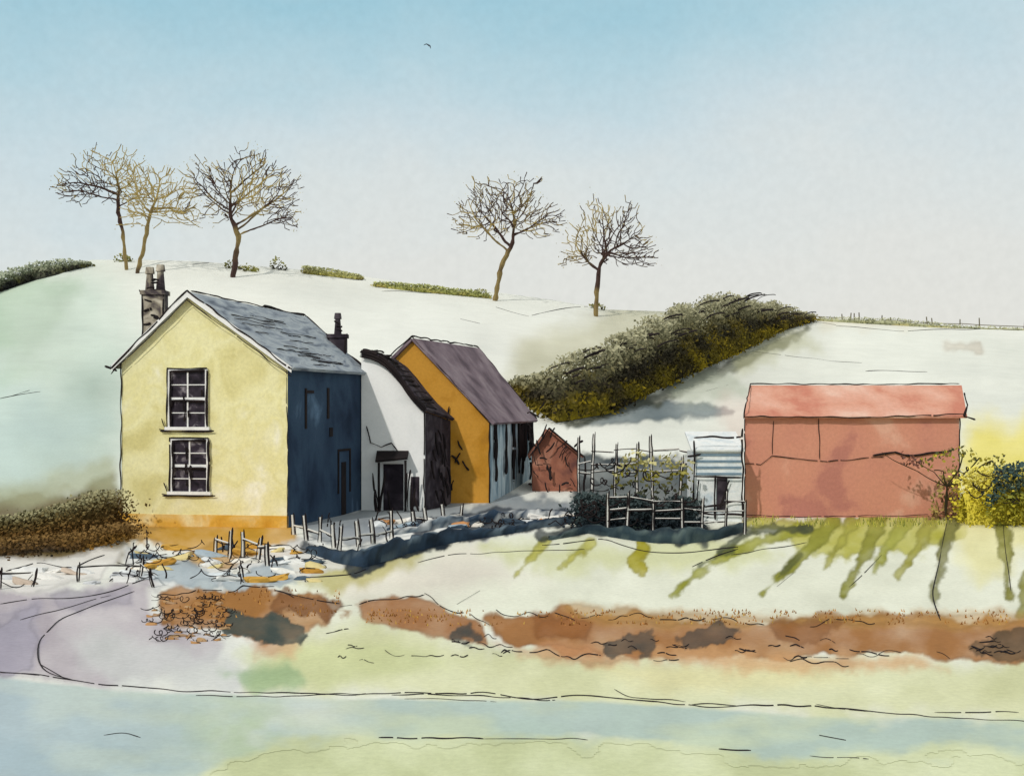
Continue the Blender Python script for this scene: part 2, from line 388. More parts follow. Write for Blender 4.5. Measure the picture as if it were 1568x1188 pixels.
ds=(BR-FR).normalized()
m=M()
fo=-ds*.28
def ext(a,b,k): return a+(b-a)*k
eRf=ext(AP,up(FR,eR),1.07);eRb=ext(AB,up(BR,eR),1.07);eLf=ext(AP,up(FL,eL),1.09);eLb=ext(AB,up(BL,eL),1.09)
m.slab([AP+fo,eRf+fo,eRb,AB],.14);m.slab([AP+fo,eLf+fo,eLb,AB],.14);m.obj('slate_roof',M_SLATE,r)
m=M()
for a,b in ((AP,eRf),(AP,eLf)):
    a=a+fo*1.05+Vector((0,0,-.10));b=b+fo*1.05+Vector((0,0,-.10));q=Vector((0,0,.24))
    m.quad([a+fo*.2,b+fo*.2,b+q+fo*.2,a+q+fo*.2])
m.obj('verge_boards',M_FRAME,r)
m=M()
m.box(FL,du,dn,-.02,7.22,-.9,.5,.0,.05);m.obj('plinth',M_OCHB,r)
wf=M();wg=M();wk=M()
def window(u0,u1,z0,z1):
    x0=(X(u0,53.9)-FL.x)/du.x;x1=(X(u1,53.9)-FL.x)/du.x
    wg.box(FL,du,dn,x0,x1,z0,z1,.0,.02)
    t=.10
    wf.box(FL,du,dn,x0-t,x0,z0-t,z1+t,.0,.10);wf.box(FL,du,dn,x1,x1+t,z0-t,z1+t,.0,.10)
    wf.box(FL,du,dn,x0,x1,z1,z1+t,.0,.10);wf.box(FL,du,dn,x0-.2,x1+.2,z0-t*1.3,z0,.0,.17)
    zm=(z0+z1)/2;xm=(x0+x1)/2
    wf.box(FL,du,dn,x0,x1,zm-.06,zm+.06,.02,.08)
    wf.box(FL,du,dn,xm-.03,xm+.03,z0,z1,.02,.07)
    for zz in ((z0+zm)/2,(z1+zm)/2): wf.box(FL,du,dn,x0,x1,zz-.02,zz+.02,.02,.065)
    def pt(x,z): return FL+du*x+dn*.13+Vector((0,0,z))
    wk.ink([pt(x0-t,z0-.1),pt(x0-t,z1+t),pt(x1+t,z1+t),pt(x1+t,z0-.1)],.034,.03)
    wk.ink([pt(x0-.4,z0-.18),pt(x1+.4,z0-.16)],.045,.04)
    wk.ink([pt(x1+.1,z0),pt(x1+.12,z1)],.06,.04)
    wk.ink([pt(x0-.35,z0+.35),pt(x0-.15,z0-.15),pt(x0-.45,z0-.1)],.03,.03)
    wk.ink([pt(x0,z1-.02),pt(x1,z1+.02)],.05,.04);wk.ink([pt(x0,zm-.08),pt(x1,zm-.1)],.045,.03)
    wk.ink([pt(x0+.05,z0),pt(x0+.03,z1)],.045,.04)
    for q in range(6):
        xx=random.choice([x0+.12,xm-.1,xm+.1,x1-.1])+random.uniform(-.06,.06);za=random.uniform(z0+.1,z1-.6)
        wk.ink([pt(xx,za),pt(xx+random.uniform(-.05,.05),za+random.uniform(.25,.6))],.05,.03)
window(262,318,4.1,6.4);window(266,320,1.45,3.55)
wg.obj('window_panes',M_GLASS,r);wf.obj('window_frames',M_FRAME,r);wk.obj('window_edging',M_INK,r)
m=M();ns=Vector((ds.y,-ds.x,0))
m.box(FR,ds,ns,1.9,2.1,4.0,5.7,0,.04);m.box(FR,ds,ns,1.9,2.9,5.5,5.62,.0,.05);m.box(FR,ds,ns,4.6,4.85,4.4,5.75,0,.04);m.box(FR,ds,ns,4.9,5.3,3.6,4.0,0,.04)
m.box(FR,ds,ns,6.0,6.12,1.0,2.9,0,.05);m.box(FR,ds,ns,7.6,7.72,1.0,2.9,0,.05);m.box(FR,ds,ns,6.0,7.72,2.9,3.0,0,.05);m.box(FR,ds,ns,6.5,7.1,-.2,2.4,0,.03)
m.obj('side_door_and_slits',M_INK,r)
def chimney(name,cx,cy,z0,z1,w,mat,pots,c):
    m=M();o=Vector((cx,cy,0));a=Vector((1,0,0));b=Vector((0,-1,0))
    m.box(o,a,b,-w,w,z0,z1-1.3,-w*.8,w*.8)
    m.box(o,a,b,-w*1.15,w*1.15,z1-1.3,z1-1.12,-w,w)
    for k in range(pots):
        px=cx+(k-(pots-1)/2)*w*1.0;hh=0 if k else -.1
        m.tube([(px,cy,z1-1.12),(px,cy,z1-.3+hh),(px,cy,z1-.28+hh),(px,cy,z1+hh)],[w*.44,w*.30,w*.45,w*.36],n=9)
    m.obj(name,mat,c)
    k=M()
    for sx in (-w,w): k.ink([(cx+sx,cy-w*.85,z0),(cx+sx*1.0,cy-w*.85,z1-1.3),(cx+sx*1.2,cy-w,z1-1.1)],.04,.05)
    for j in range(12):
        zz=random.uniform(z0+.3,z1-.3);xx=random.uniform(-w,w*.2)
        k.ink([(cx+xx,cy-w*.86,zz),(cx+xx+w*.7,cy-w*.86,zz+random.uniform(-.15,.15))],random.uniform(.03,.07),.05)
    k.obj(name+'_edging',M_INK,c)
chimney('front_chimney',-15.3,56.0,6.9,11.0,.46,M_BRICK,2,r)
chimney('rear_chimney',-8.35,62.6,6.3,9.5,.42,M_DARKB,1,r)
k=M();e=dn*.06
k.ink([up(FL,-.1)+e,up(FL,eL)+e],.03,.06);k.ink([up(FR,-.2)+e,up(FR,eR)+e],.02,.05,gap=.3)
k.ink([eLf+fo*1.3,AP+fo*1.3+Vector((0,0,.18)),eRf+fo*1.3+Vector((0,0,.05))],.035,.05)
k.ink([eLf+fo*1.3+Vector((0,0,-.22)),AP+fo*1.3+Vector((0,0,-.2)),eRf+fo*1.3+Vector((0,0,-.25))],.024,.05,gap=.2)
k.ink([eLf+fo+Vector((.2,0,-.1)),eLf+fo+Vector((-.3,0,.1))],.06,.03)
k.ink([AP+Vector((0,0,.18)),AB+Vector((0,0,.18))],.035,.05);k.ink([AB+Vector((0,0,.16)),eRb+Vector((0,0,.16))],.06,.09)
k.ink([AP.lerp(AB,.6)+Vector((0,0,.2)),AB+Vector((0,0,.2))],.07,.09)
k.ink([eRf+Vector((0,0,.1)),eRb+Vector((0,0,.1))],.03,.06)
for j in range(22):
    t=random.uniform(.1,.95);a=random.uniform(.05,.6);b=a+random.uniform(.1,.4)
    p=(AP.lerp(AB,a)).lerp(eRf.lerp(eRb,a),t);q=(AP.lerp(AB,b)).lerp(eRf.lerp(eRb,b),t)
    k.ink([p+Vector((0,0,.17)),q+Vector((0,0,.17))],.02,.04)
k.obj('roof_and_wall_edging',M_INK,r)

# ---------------------------------------------------------------- white cottage (curved lean-to roof)
r=root('white_cottage',(-5.6,64,0))
a=Vector((-7.1,62,0));b=Vector((-4.15,62,0));c=Vector((-3.1,65.85,0));d=Vector((-6.9,65.85,0))
cur=[(-7.15,7.45),(-6.6,7.35),(-6.05,7.05),(-5.55,6.55),(-5.1,5.95),(-4.65,5.3),(-4.1,4.7)]
bk=[(-6.3,7.2),(-5.9,7.15),(-5.4,6.8),(-4.95,6.3),(-4.45,5.65),(-3.85,4.95),(-3.0,4.2)]
m=M();m.quad([(-7.15,62,-.6),(-4.15,62,-.6)]+[(x,62,z) for x,z in reversed(cur)]);m.obj('gable_wall',M_WHITE,r)
m=M();m.quad([up(b,-.6),up(c,-.6),up(c,4.2),up(b,4.7)]);m.obj('shaded_wall',M_DARKB,r)  # cottage side in shade: the shade is put into the dark wall colour
m=M()
for i in range(6):
    m.slab([(cur[i][0],61.8,cur[i][1]),(cur[i+1][0],61.8,cur[i+1][1]),(bk[i+1][0],65.85,bk[i+1][1]),(bk[i][0],65.85,bk[i][1])],.16)
m.obj('roof',M_DARKB,r)
m=M();m.box((-6.1,62,0),(1,0,0),(0,-1,0),0,.95,-.1,2.2,0,.03);m.box((-4.9,62,0),(1,0,0),(0,-1,0),.1,.5,.2,1.6,0,.03);m.obj('door',M_DARKB,r)
m=M();m.slab([(-6.4,61.2,2.3),(-4.9,61.2,2.45),(-4.9,62,2.75),(-6.4,62,2.75)],.1);m.tube([(-6.25,61.3,0),(-6.25,61.3,2.3)],.06);m.tube([(-5.0,61.3,0),(-5.0,61.3,2.4)],.06);m.obj('porch',M_INK,r)
k=M()
for j in range(5): k.penline([(x+random.uniform(-.05,.05),61.75,z+.16-.07*j+random.uniform(-.04,.04)) for x,z in cur],.06,gap=.1)
for j in range(42):
    i=random.randrange(6);t=random.random();x=cur[i][0]*(1-t)+cur[i+1][0]*t;z=cur[i][1]*(1-t)+cur[i+1][1]*t+.2
    k.ink([(x,61.75,z),(x+random.uniform(.2,.6),63.5,z+random.uniform(-.25,.05))],.05,.08)
k.ink([up(b,-.2)+Vector((0,-.05,0)),up(b,4.7)+Vector((0,-.05,0))],.05,.1)
k.ink([(-6.9,61.9,4.0),(-6.7,61.9,3.2),(-6.2,61.9,3.0),(-5.7,61.9,3.2),(-5.25,61.9,2.6)],.03,.05)
for j in range(16):
    x=random.uniform(-4.2,-3.2);z=random.uniform(.3,4);k.ink([(x,61.95+(x+4.15)*3.4,z),(x+.15,61.95+(x+4.15)*3.4,z-random.uniform(.4,1.2))],.05,.08)
for j in range(10):
    x=random.uniform(-6.6,-4.4);k.ink([(x,61.1,random.uniform(.8,2)),(x+random.uniform(-.3,.3),61.1,0)],.05,.08)
k.obj('roof_edging',M_INK,r)

# ---------------------------------------------------------------- ochre barn
r=root('ochre_barn',(-3,70,0))
FL=Vector((-8.7,66,0));FR=Vector((-1.12,66,0));BR=Vector((1.25,76,0));BL=Vector((-6.2,76,0));AP=Vector((-5.0,66,8.25));AB=Vector((-2.0,76,8.2))
m=M();m.quad([up(FL,-.5),up(FR,-.5),up(FR,4.2),AP,up(FL,4.5)]);m.quad([up(BL,-.5),up(FL,-.5),up(FL,4.5),up(BL,4.5)]);m.quad([up(BR,-.5),up(BL,-.5),up(BL,4.5),AB,up(BR,4.2)]);m.obj('ochre_walls',M_OCH,r)
m=M();m.quad([up(FR,-.5),up(BR,-.5),up(BR,4.2),up(FR,4.2)]);m.obj('boarded_side',M_BLUEW,r)
m=M();fo=Vector((-.05,-.25,0));m.slab([AP+fo,ext(AP,up(FR,4.2),1.05)+fo,ext(AB,up(BR,4.2),1.05),AB],.15);m.slab([AP+fo,ext(AP,up(FL,4.5),1.05)+fo,ext(AB,up(BL,4.5),1.05),AB],.15);m.obj('roof',M_PURP,r)
k=M();z_=Vector((0,0,.2))
k.ink([AP+fo+z_+Vector((-1.1,0,-1.0)),AP+fo+z_,AB+z_,ext(AB,up(BR,4.2),1.05)+z_],.05,.07,gap=.03)
k.ink([AP+fo+z_,up(FR,4.2)+fo],.035,.05);k.ink([up(FR,4.15)+fo,up(BR,4.15)],.07,.06,gap=0)
for j in range(12):
    t=random.random();p=FR.lerp(BR,t);k.ink([up(p,4.1)+Vector((.1,-.05,0)),up(p,random.uniform(.2,2.5))+Vector((.1,-.05,0))],random.uniform(.04,.12),.07)
k.ink([up(FR,0)+Vector((0,-.05,0)),up(FR,4.1)+Vector((0,-.05,0))],.04,.06)
k.ink([(-3.2,65.9,4.9),(-3.15,65.9,0)],.05,.12)
for j in range(8):
    x=random.uniform(-3.3,-2.5);z=random.uniform(0,3);k.ink([(x,65.9,z+.5),(x+random.uniform(-.3,.4),65.9,z)],.05,.08)
k.obj('roof_edging',M_INK,r)

# ---------------------------------------------------------------- small red shed + ruin timbers
r=root('red_shed',(2.3,72,0))
m=M();a=(1.1,70.5,0);m.box(a,(1,0,0),(0,-1,0),0,2.5,-.4,2.3,-3,0);m.quad([(1.1,70.5,2.3),(3.6,70.5,2.3),(2.0,70.5,3.6)]);m.quad([(3.6,73.5,2.3),(1.1,73.5,2.3),(2.0,73.5,3.6)]);m.obj('walls',M_RED,r)
m=M();m.slab([(2.0,70.2,3.6),(3.8,70.2,2.15),(3.8,73.7,2.15),(2.0,73.7,3.6)],.1);m.slab([(2.0,70.2,3.6),(.95,70.2,2.15),(.95,73.7,2.15),(2.0,73.7,3.6)],.1);m.obj('roof',M_RED,r)
k=M();k.ink([(.9,70.1,2.2),(2.0,70.1,3.75),(3.9,70.1,2.2),(3.9,70.1,0)],.05,.1)
for j in range(26):
    x=random.uniform(.9,4.1);z=random.uniform(.1,3.0);k.ink([(x,70.1,z),(x+random.uniform(-.3,.6),70.1,z+random.uniform(-.8,.8))],random.uniform(.03,.07),.1)
for j in range(12):
    x=random.uniform(.9,2.4);z=random.uniform(3.0,4.8);k.ink([(x,69.9,z),(x+random.uniform(-.3,.5),69.9,z+random.uniform(-1.1,.7))],.045,.1)
k.obj('timbers',M_INK,r)

# ---------------------------------------------------------------- pink barn
r=root('pink_barn',(15,60,0))
x0,x1,y0,y1_,y2=10.33,19.85,58.0,61.6,65.2
xr0,xr1=11.25,21.1;xb0,xb1=11.75,22.3
m=M();m.quad([(x0,y0,-.5),(x1,y0,-.5),(x1,y0,4.5),(x0,y0,4.5)]);m.quad([(xb0,y2,-.5),(x0,y0,-.5),(x0,y0,4.5),(xr0,y1_,5.85),(xb0,y2,4.5)]);m.quad([(x1,y0,-.5),(xb1,y2,-.5),(xb1,y2,4.5),(xr1,y1_,5.85),(x1,y0,4.5)]);m.quad([(xb1,y2,-.5),(xb0,y2,-.5),(xb0,y2,4.5),(xb1,y2,4.5)]);m.obj('walls',M_PINK,r)
m=M();m.slab([(x0-.1,y0-.3,4.42),(x1+.25,y0-.3,4.42),(xr1+.1,y1_,5.85),(xr0-.05,y1_,5.85)],.08);m.slab([(xb0-.1,y2+.3,4.42),(xb1+.15,y2+.3,4.42),(xr1+.1,y1_,5.85),(xr0-.05,y1_,5.85)],.08);m.obj('roof',M_PINKR,r)
k=M();yy=y0-.36
k.ink([(x0-.1,yy,4.5),(x1-4,yy,4.45),(x1+.15,yy,4.6)],.03,.04,gap=.04)
k.ink([(x0-.1,yy,4.4),(x0,yy+.1,5.0),(xr0,y1_,6.0),(15,y1_,5.97),(xr1,y1_,6.0)],.03,.04,gap=.03)
k.ink([(x1+.1,y0-.4,5.55),(x1+.25,yy,5.0),(x1+.1,yy,4.5),(x1+.6,yy,4.35)],.05,.05)
k.ink([(x0,yy+.3,4.4),(x0,yy+.3,0)],.03,.05);k.ink([(x1,yy+.3,4.5),(x1,yy+.3,.1)],.03,.05)
k.ink([(x0,y0-.05,2.4),(x0+.7,y0-.05,2.35),(x0+1.2,y0-.05,2.75),(14,y0-.05,2.5),(16.5,y0-.05,2.7)],.02,.04,gap=.3)
k.ink([(16.0,y0-.08,2.75),(17,y0-.08,2.9),(17.6,y0-.08,2.75),(19.4,y0-.08,2.95)],.055,.04,gap=0)
k.ink([(13.6,y0-.05,4.4),(13.65,y0-.05,2.6)],.02,.04);k.ink([(11.6,y0-.05,4.3),(11.55,y0-.05,2.8)],.015,.04)
k.ink([(x0,y0-.1,.12),(14,y0-.1,.05),(x1,y0-.1,.15)],.02,.06,gap=.25)
k.obj('barn_edging',M_INK,r)

# ---------------------------------------------------------------- pale shed by the gate
r=root('white_shed',(8.8,56,0))
m=M();xa,xb=7.78,9.85;yf=56
m.box((0,yf,0),(1,0,0),(0,-1,0),xa,xb,-.2,3.0,-2.0,0);m.slab([(xa-.1,yf-.15,3.0),(xb+.1,yf-.15,3.0),(xb+.1,yf+2.1,3.75),(xa-.1,yf+2.1,3.75)],.08);m.obj('walls',M_SHED,r)
m=M()
for j in range(4): m.box((0,yf,0),(1,0,0),(0,-1,0),xa+.1,xb,2.0+j*.27,2.1+j*.27,0,.03)
m.obj('louvre_boards',wash('blue_grey_boards',CC('#5f7688','#8ba0ae')),r)
m=M();m.box((0,yf,0),(1,0,0),(0,-1,0),xa+1.0,xa+1.45,.5,1.9,0,.03);m.obj('shed_door',M_DARKB,r)
k=M()
for p in ([(xa,3.5),(xa,0)],[(xb,4.0),(xb,.2)],[(xa,3.6),(xb,3.65)],[(xa,1.95),(xb,1.9)],[(xa+.9,2),(xa+.9,.1)],[(xa-.3,2.8),(xa+.3,2.9)],[(xa-.2,.6),(xb,.9)],[(xa-.1,.35),(xb+.1,.3)],[(xa+1.5,1.8),(xa+1.1,.6)],[(xa+.2,1.8),(xa+.15,.4)]):
    k.ink([(a,yf-.2,b) for a,b in p],.045,.06)
k.obj('shed_edging',M_INK,r)

# ---------------------------------------------------------------- added low ridges: shadow strips of the yard built in dark colour
def strip_ridge(name,pts,seed,cols,thick=.35):
    random.seed(seed);m=M();rows=5;dense=[]
    for (a,b) in zip(pts[:-1],pts[1:]):
        n=max(2,int(abs(b[0]-a[0])/6))
        for j in range(n):
            t=j/n;dense.append(tuple(a[q]*(1-t)+b[q]*t for q in range(3)))
    dense.append(pts[-1]);cs=[C(c) for c in cols]
    for i,(u,v,h) in enumerate(dense):
        y=10000/(v-620);x=X(u,y);z=float(H(x,y));hh=h*y/2000*(.4+1.2*sf(u*.045,seed,4,seed))
        prof=[(-.30,-.15),(-.28,hh*.5),(-.2,hh*.95),(thick-.1,hh),(thick+.1,-.15)]
        for j,(dy,dz) in enumerate(prof):
            q=sf(u*.03,j*.6,4,seed+3);t=max(0,min(.999,(q-.32)/.36))*(len(cs)-1);k_=int(t)
            m.v.append((x+random.uniform(-.04,.04),y+dy+random.uniform(-.04,.04),z+dz+random.uniform(-.02,.03)));m.c.append(mixc(cs[k_],cs[k_+1],t-k_))
    for i in range(len(dense)-1):
        for j in range(rows-1):
            a=i*rows+j;m.f.append((a,a+rows,a+rows+1,a+1))
    return m.obj(name,M_ATTR,None,True)
strip_ridge('shadow_strip',[(470,846,10),(520,862,18),(560,868,26),(600,856,24),(650,840,20),(700,829,17),(760,820,15),(830,806,14),(880,800,10)],31,['#1f2b38','#2b3a4a','#33465a','#27333e','#6a7a86'])
strip_ridge('shadow_strip',[(600,818,6),(650,811,13),(720,802,14),(800,793,12),(900,792,10)],37,['#26303c','#34465a','#d8dad8','#2c3947','#8a98a2'])
strip_ridge('shadow_strip',[(840,826,5),(900,816,10),(950,824,18),(1000,830,22),(1050,832,20),(1100,824,16),(1140,812,10)],33,['#1c2830','#2a3a42','#32424a','#5c6a68','#26323a'])

# ---------------------------------------------------------------- fences
random.seed(5)
def fence(name,pts,hs,rails,postw=.05,col='#d8d6cf',inkk=True):
    r=root(name,pts[0]);m=M();k=M()
    P3=[Vector((x,y,float(H(x,y)))) for x,y in [(p[0],p[1]) for p in pts]]
    for p in P3:
        l=random.uniform(-.15,.15);h=hs*random.uniform(.75,1.15)
        m.tube([p+Vector((0,0,-.2)),p+Vector((l,0,h))],[postw,postw*.8],C(col),6)
        if inkk:
            k.ink([p+Vector((postw*1.1,-postw,0)),p+Vector((l+postw,-postw,h+.1))],.035,.04);k.ink([p+Vector((-postw*1.3,-postw,0)),p+Vector((l-postw,-postw,h+.02))],.022,.04)
    for f in rails:
        for a,b in zip(P3[:-1],P3[1:]):
            if random.random()<.15:continue
            q=[a+Vector((0,0,hs*f+random.uniform(-.1,.1))),b+Vector((0,0,hs*f+random.uniform(-.1,.1)))]
            m.tube(q,postw*.6,C(col),5)
            if inkk:k.ink([x+Vector((0,-.05,-postw*.7)) for x in q],.03,.05,gap=.15)
    m.obj('posts_and_rails',M_ATTR,r)
    if k.v:k.obj('rail_edging',M_INK,r)
fence('wooden_fence',[(X(u,62),62) for u in (885,905,940,975,1000,1040,1060)],3.3,(.55,.68,.86),.05)
fence('wooden_fence',[(X(u,50.5),50.5) for u in (930,960,1000,1045,1075,1110,1140)],1.5,(.35,.62,.9),.045)
fence('wooden_fence',[(X(u,y),y) for u,y in ((450,50),(470,48),(490,47.5),(512,45.5),(520,44.5),(550,46),(572,47),(600,49))],.9,(.4,),.06)
fence('wooden_fence',[(X(u,y),y) for u,y in ((330,43),(352,42.5),(372,42.5),(395,41.5),(410,40.5))],.8,(.7,),.05)
fence('wooden_fence',[(X(u,y),y) for u,y in ((-60,36),(0,35.5),(50,36),(120,37),(215,38),(235,36))],.5,(.85,),.02)
fence('wooden_fence',[(X(u,y),y) for u,y in ((635,53),(655,53),(680,54),(705,55))],.8,(.5,),.06)
fence('field_fence',[(X(u,198),198) for u in (1245,1290,1302,1308,1316,1350,1365,1420,1428,1470,1500,1568,1640)],1.3,(.35,),.10,'#6a6350',False)

# ---------------------------------------------------------------- bare trees
def bare_tree(name,bu,bv,y,trunk,crown,seed,n=900,ochre=.25,depth=.75,minr=.055,fork=.55):
    rng=np.random.RandomState(seed);random.seed(seed)
    s=y/2000.;x0=X(bu,y);base=np.array([x0,y,float(H(x0,y))-.3])
    nodes=[base];par=[-1]
    for (tu,tv) in trunk:
        tgt=np.array([X(tu,y),y,Z(tv,y)]);a=nodes[-1];L=np.linalg.norm(tgt-a);m=max(1,int(L/.7))
        for j in range(m):
            nodes.append(a+(tgt-a)*(j+1)/m+rng.uniform(-.09,.09,3));par.append(len(nodes)-2)
    A=[]
    for (cu,cv,ru,rv,w) in crown:
        k=0
        while k<int(n*w):
            d=rng.normal(size=3);d/=np.linalg.norm(d)
            if d[2]<-.42:continue
            rr=rng.uniform(0.02,1)**.42
            rr*=.93+.10*math.sin(6*math.atan2(d[2],d[0])+seed)+rng.uniform(-.03,.05)
            A.append([X(cu,y)+d[0]*rr*ru*s,y+d[1]*rr*ru*s*depth,Z(cv,y)+d[2]*rr*rv*s]);k+=1
    A=np.array(A);N=[np.array(q) for q in nodes];start=max(2,int(len(nodes)*fork))
    step=.5;kill=.6
    cand=np.array(N[start:]);D=np.linalg.norm(A[:,None]-cand[None],axis=2);bi=D.argmin(1)+start;bd=D.min(1);alive=bd>kill
    for it in range(56):
        if not alive.any() or len(N)>6500:break
        new=[];npar=[]
        for nd in np.unique(bi[alive]):
            v=A[alive&(bi==nd)]-N[nd];ln=np.linalg.norm(v,axis=1)[:,None]+1e-9;v=v/ln;d=v.mean(0)
            if np.linalg.norm(d)<.15:d=v[0]
            pd=N[nd]-N[par[nd]] if par[nd]>=0 else np.array([0,0,1.]);pd=pd/(np.linalg.norm(pd)+1e-9)
            d=d/(np.linalg.norm(d)+1e-9)+pd*.55+rng.normal(size=3)*.10;d/=np.linalg.norm(d)
            new.append(N[nd]+d*step);npar.append(int(nd))
        i0=len(N);N+=new;par+=npar
        nw=np.array(new);D=np.linalg.norm(A[:,None]-nw[None],axis=2);mi=D.argmin(1);md=D.min(1)
        up_=md<bd;bi[up_]=mi[up_]+i0;bd[up_]=md[up_]
        alive&=bd>kill
    K0=len(N)
    cx=np.array([X(crown[0][0],y),y,Z(crown[0][1]+crown[0][3]*.35,y)])
    hasch=set(par)
    for i in range(start,K0):
        if i not in hasch and rng.rand()<.9:
            d=N[i]-cx;d/=np.linalg.norm(d)+1e-9;pd=N[i]-N[par[i]];pd/=np.linalg.norm(pd)+1e-9
            d=d*1.2+pd*.4+rng.normal(size=3)*.15;d/=np.linalg.norm(d);q=i
            for j in range(2):
                N.append(N[q]+d*rng.uniform(.3,.55));par.append(q);q=len(N)-1
    K=len(N);acc=np.zeros(K);ch=[[] for _ in range(K)]
    for i in range(1,K):ch[par[i]].append(i)
    for i in range(K-1,-1,-1):
        if not ch[i]:acc[i]=minr**2.4
        if par[i]>=0:acc[par[i]]+=acc[i]
    R=acc**(1/2.4)*.60;R=np.clip(R,minr*1.0,.36)
    r=root(name,tuple(base));m=M()
    dark=C('#44332f');och=C('#ac985f')
    def colr(i):
        q=sf(N[i][0]*.3,N[i][2]*.3+N[i][1]*.15,3,seed);t=max(0,min(1,(q-.56+ochre*.28)*7))
        if R[i]>.12:t*=.5
        return mixc(dark,och,t)
    stack=[(0,None)]
    while stack:
        i,p=stack.pop();ch_pts=[];rr=[];cc=[]
        if p is not None:ch_pts.append(N[p]);rr.append(min(R[p],R[i]*1.25));cc.append(colr(p))
        while True:
            ch_pts.append(N[i]);rr.append(R[i]*random.uniform(.75,1.25));cc.append(colr(i))
            if not ch[i]:break
            srt=sorted(ch[i],key=lambda q:-acc[q])
            for q in srt[1:]:stack.append((q,i))
            i=srt[0]
        if len(ch_pts)>1:m.tube(ch_pts,rr,cc,4)
    m.obj('trunk_and_branches',M_BARK,r)
    lf=M();tips=[i for i in range(K) if not ch[i]]
    for q in range(int(len(tips)*1.8)):
        i=random.choice(tips);p=Vector(N[i])+Vector([random.gauss(0,.4) for _ in range(3)])
        a=Vector([random.gauss(0,1) for _ in range(3)]).normalized();b=a.orthogonal().normalized();sz=random.uniform(.06,.16)
        c=random.choice([C('#cfc294'),C('#bdb27c'),C('#9f8f6a'),C('#d8d0ac')])
        lf.quad([p-a*sz,p+b*sz*.6,p+a*sz,p-b*sz*.6],c)
    lf.obj('last_leaves',M_LEAF,r)
bare_tree('bare_tree',194,392,190,[(188,355),(180,325),(182,290)],[(160,290,74,66,.55),(116,290,34,34,.16),(188,270,24,46,.12)],3,ochre=.3)
bare_tree('bare_tree',210,394,187,[(226,350),(232,320)],[(245,322,62,62,.6),(215,290,26,44,.15)],11,ochre=.9)
bare_tree('bare_tree',356,410,188,[(366,362),(352,328)],[(380,308,84,82,.9),(312,288,34,46,.2),(430,335,36,42,.2)],5,ochre=.4)
bare_tree('bare_tree',757,448,190,[(768,405),(785,372)],[(768,338,80,74,.85),(838,340,28,30,.14)],8,ochre=.6)
bare_tree('bare_tree',913,470,188,[(914,440),(916,420)],[(932,378,68,76,.75),(884,398,26,28,.14),(975,398,28,32,.16)],21,ochre=.4)
random.seed(99)

# ---------------------------------------------------------------- hedges / foliage
def hedge(name,st,n,leaf,pal,width=2.0,seed=1,core=True,soft=0.):
    random.seed(seed);m=M()
    S=[Vector((x,y,float(H(x,y)))) for x,y,h in st];Hh=[h for _,_,h in st]
    L=[0]
    for a,b in zip(S[:-1],S[1:]):L.append(L[-1]+(b-a).length)
    W=[(L[i+1]-L[i])*(Hh[i]+Hh[i+1]) for i in range(len(S)-1)]
    idx=random.choices(range(len(W)),W,k=n)
    for i in idx:
        t=random.random();p=S[i].lerp(S[i+1],t);h=Hh[i]*(1-t)+Hh[i+1]*t
        lx=L[i]+(L[i+1]-L[i])*t
        top=h*(.78+.42*sf(lx*.35,seed*1.7,3,seed))
        k=random.random()**(1+soft);off=random.gauss(0,.5)*width*(1-.5*k)
        pos=p+Vector((random.gauss(0,.15)*width,off,k*top))
        a=Vector([random.gauss(0,1) for _ in range(3)]).normalized();b=a.orthogonal().normalized();sz=leaf*random.uniform(.5,1.3)
        nz=sf(pos.x*.32+pos.y*.1,pos.z*.9+pos.y*.15,4,seed)
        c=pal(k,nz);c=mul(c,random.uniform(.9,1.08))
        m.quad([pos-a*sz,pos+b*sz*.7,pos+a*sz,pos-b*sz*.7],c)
    if core:
        pts=[]
        for i in range(len(S)-1):
            seg=max(1,int((L[i+1]-L[i])/1.0))
            for j in range(seg):
                t=j/seg;pts.append((S[i].lerp(S[i+1],t),Hh[i]*(1-t)+Hh[i+1]*t,L[i]+(L[i+1]-L[i])*t))
        pts.append((S[-1],Hh[-1],L[-1]))
        i0=len(m.v);rows=7
        for p,h,l in pts:
            for j in range(rows):
                ang=math.pi*j/(rows-1);rr=.62+.3*sf(l*.5+j,j*.7,3,seed)
                m.v.append((p.x,p.y-math.cos(ang)*width*.5*rr,p.z-.1+math.sin(ang)*h*.88*rr));m.c.append(pal(math.sin(ang)*.8,sf(l*.4,j*.6,3,seed)))
        for i in range(len(pts)-1):
            for j in range(rows-1):
                a=i0+i*rows+j;m.f.append((a,a+rows,a+rows+1,a+1))
    return m.obj(name,M_LEAF)
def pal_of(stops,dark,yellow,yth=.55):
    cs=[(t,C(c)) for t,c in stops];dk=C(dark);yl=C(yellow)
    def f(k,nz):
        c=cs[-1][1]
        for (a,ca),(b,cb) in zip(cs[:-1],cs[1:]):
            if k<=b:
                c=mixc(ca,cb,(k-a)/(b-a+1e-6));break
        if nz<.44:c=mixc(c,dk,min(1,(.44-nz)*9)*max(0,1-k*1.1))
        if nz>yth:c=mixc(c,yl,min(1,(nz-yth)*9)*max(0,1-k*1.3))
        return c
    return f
def st_of(lst):
    o=[]
    for u,vb,vt in lst:
        y=siteY(u,vb);o.append((X(u,y),y,max(.2,(vb-vt)*y/2000.)))
    return o
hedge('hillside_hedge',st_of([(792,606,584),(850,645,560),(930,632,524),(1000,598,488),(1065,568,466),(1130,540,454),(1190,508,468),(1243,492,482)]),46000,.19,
      pal_of([(0,'#6d601c'),(.24,'#6a5e20'),(.36,'#423c28'),(.52,'#343026'),(.64,'#6f6a4e'),(.8,'#8f8b6c'),(1,'#a9a688')],'#241f18','#98841c',.53),3.0,4)
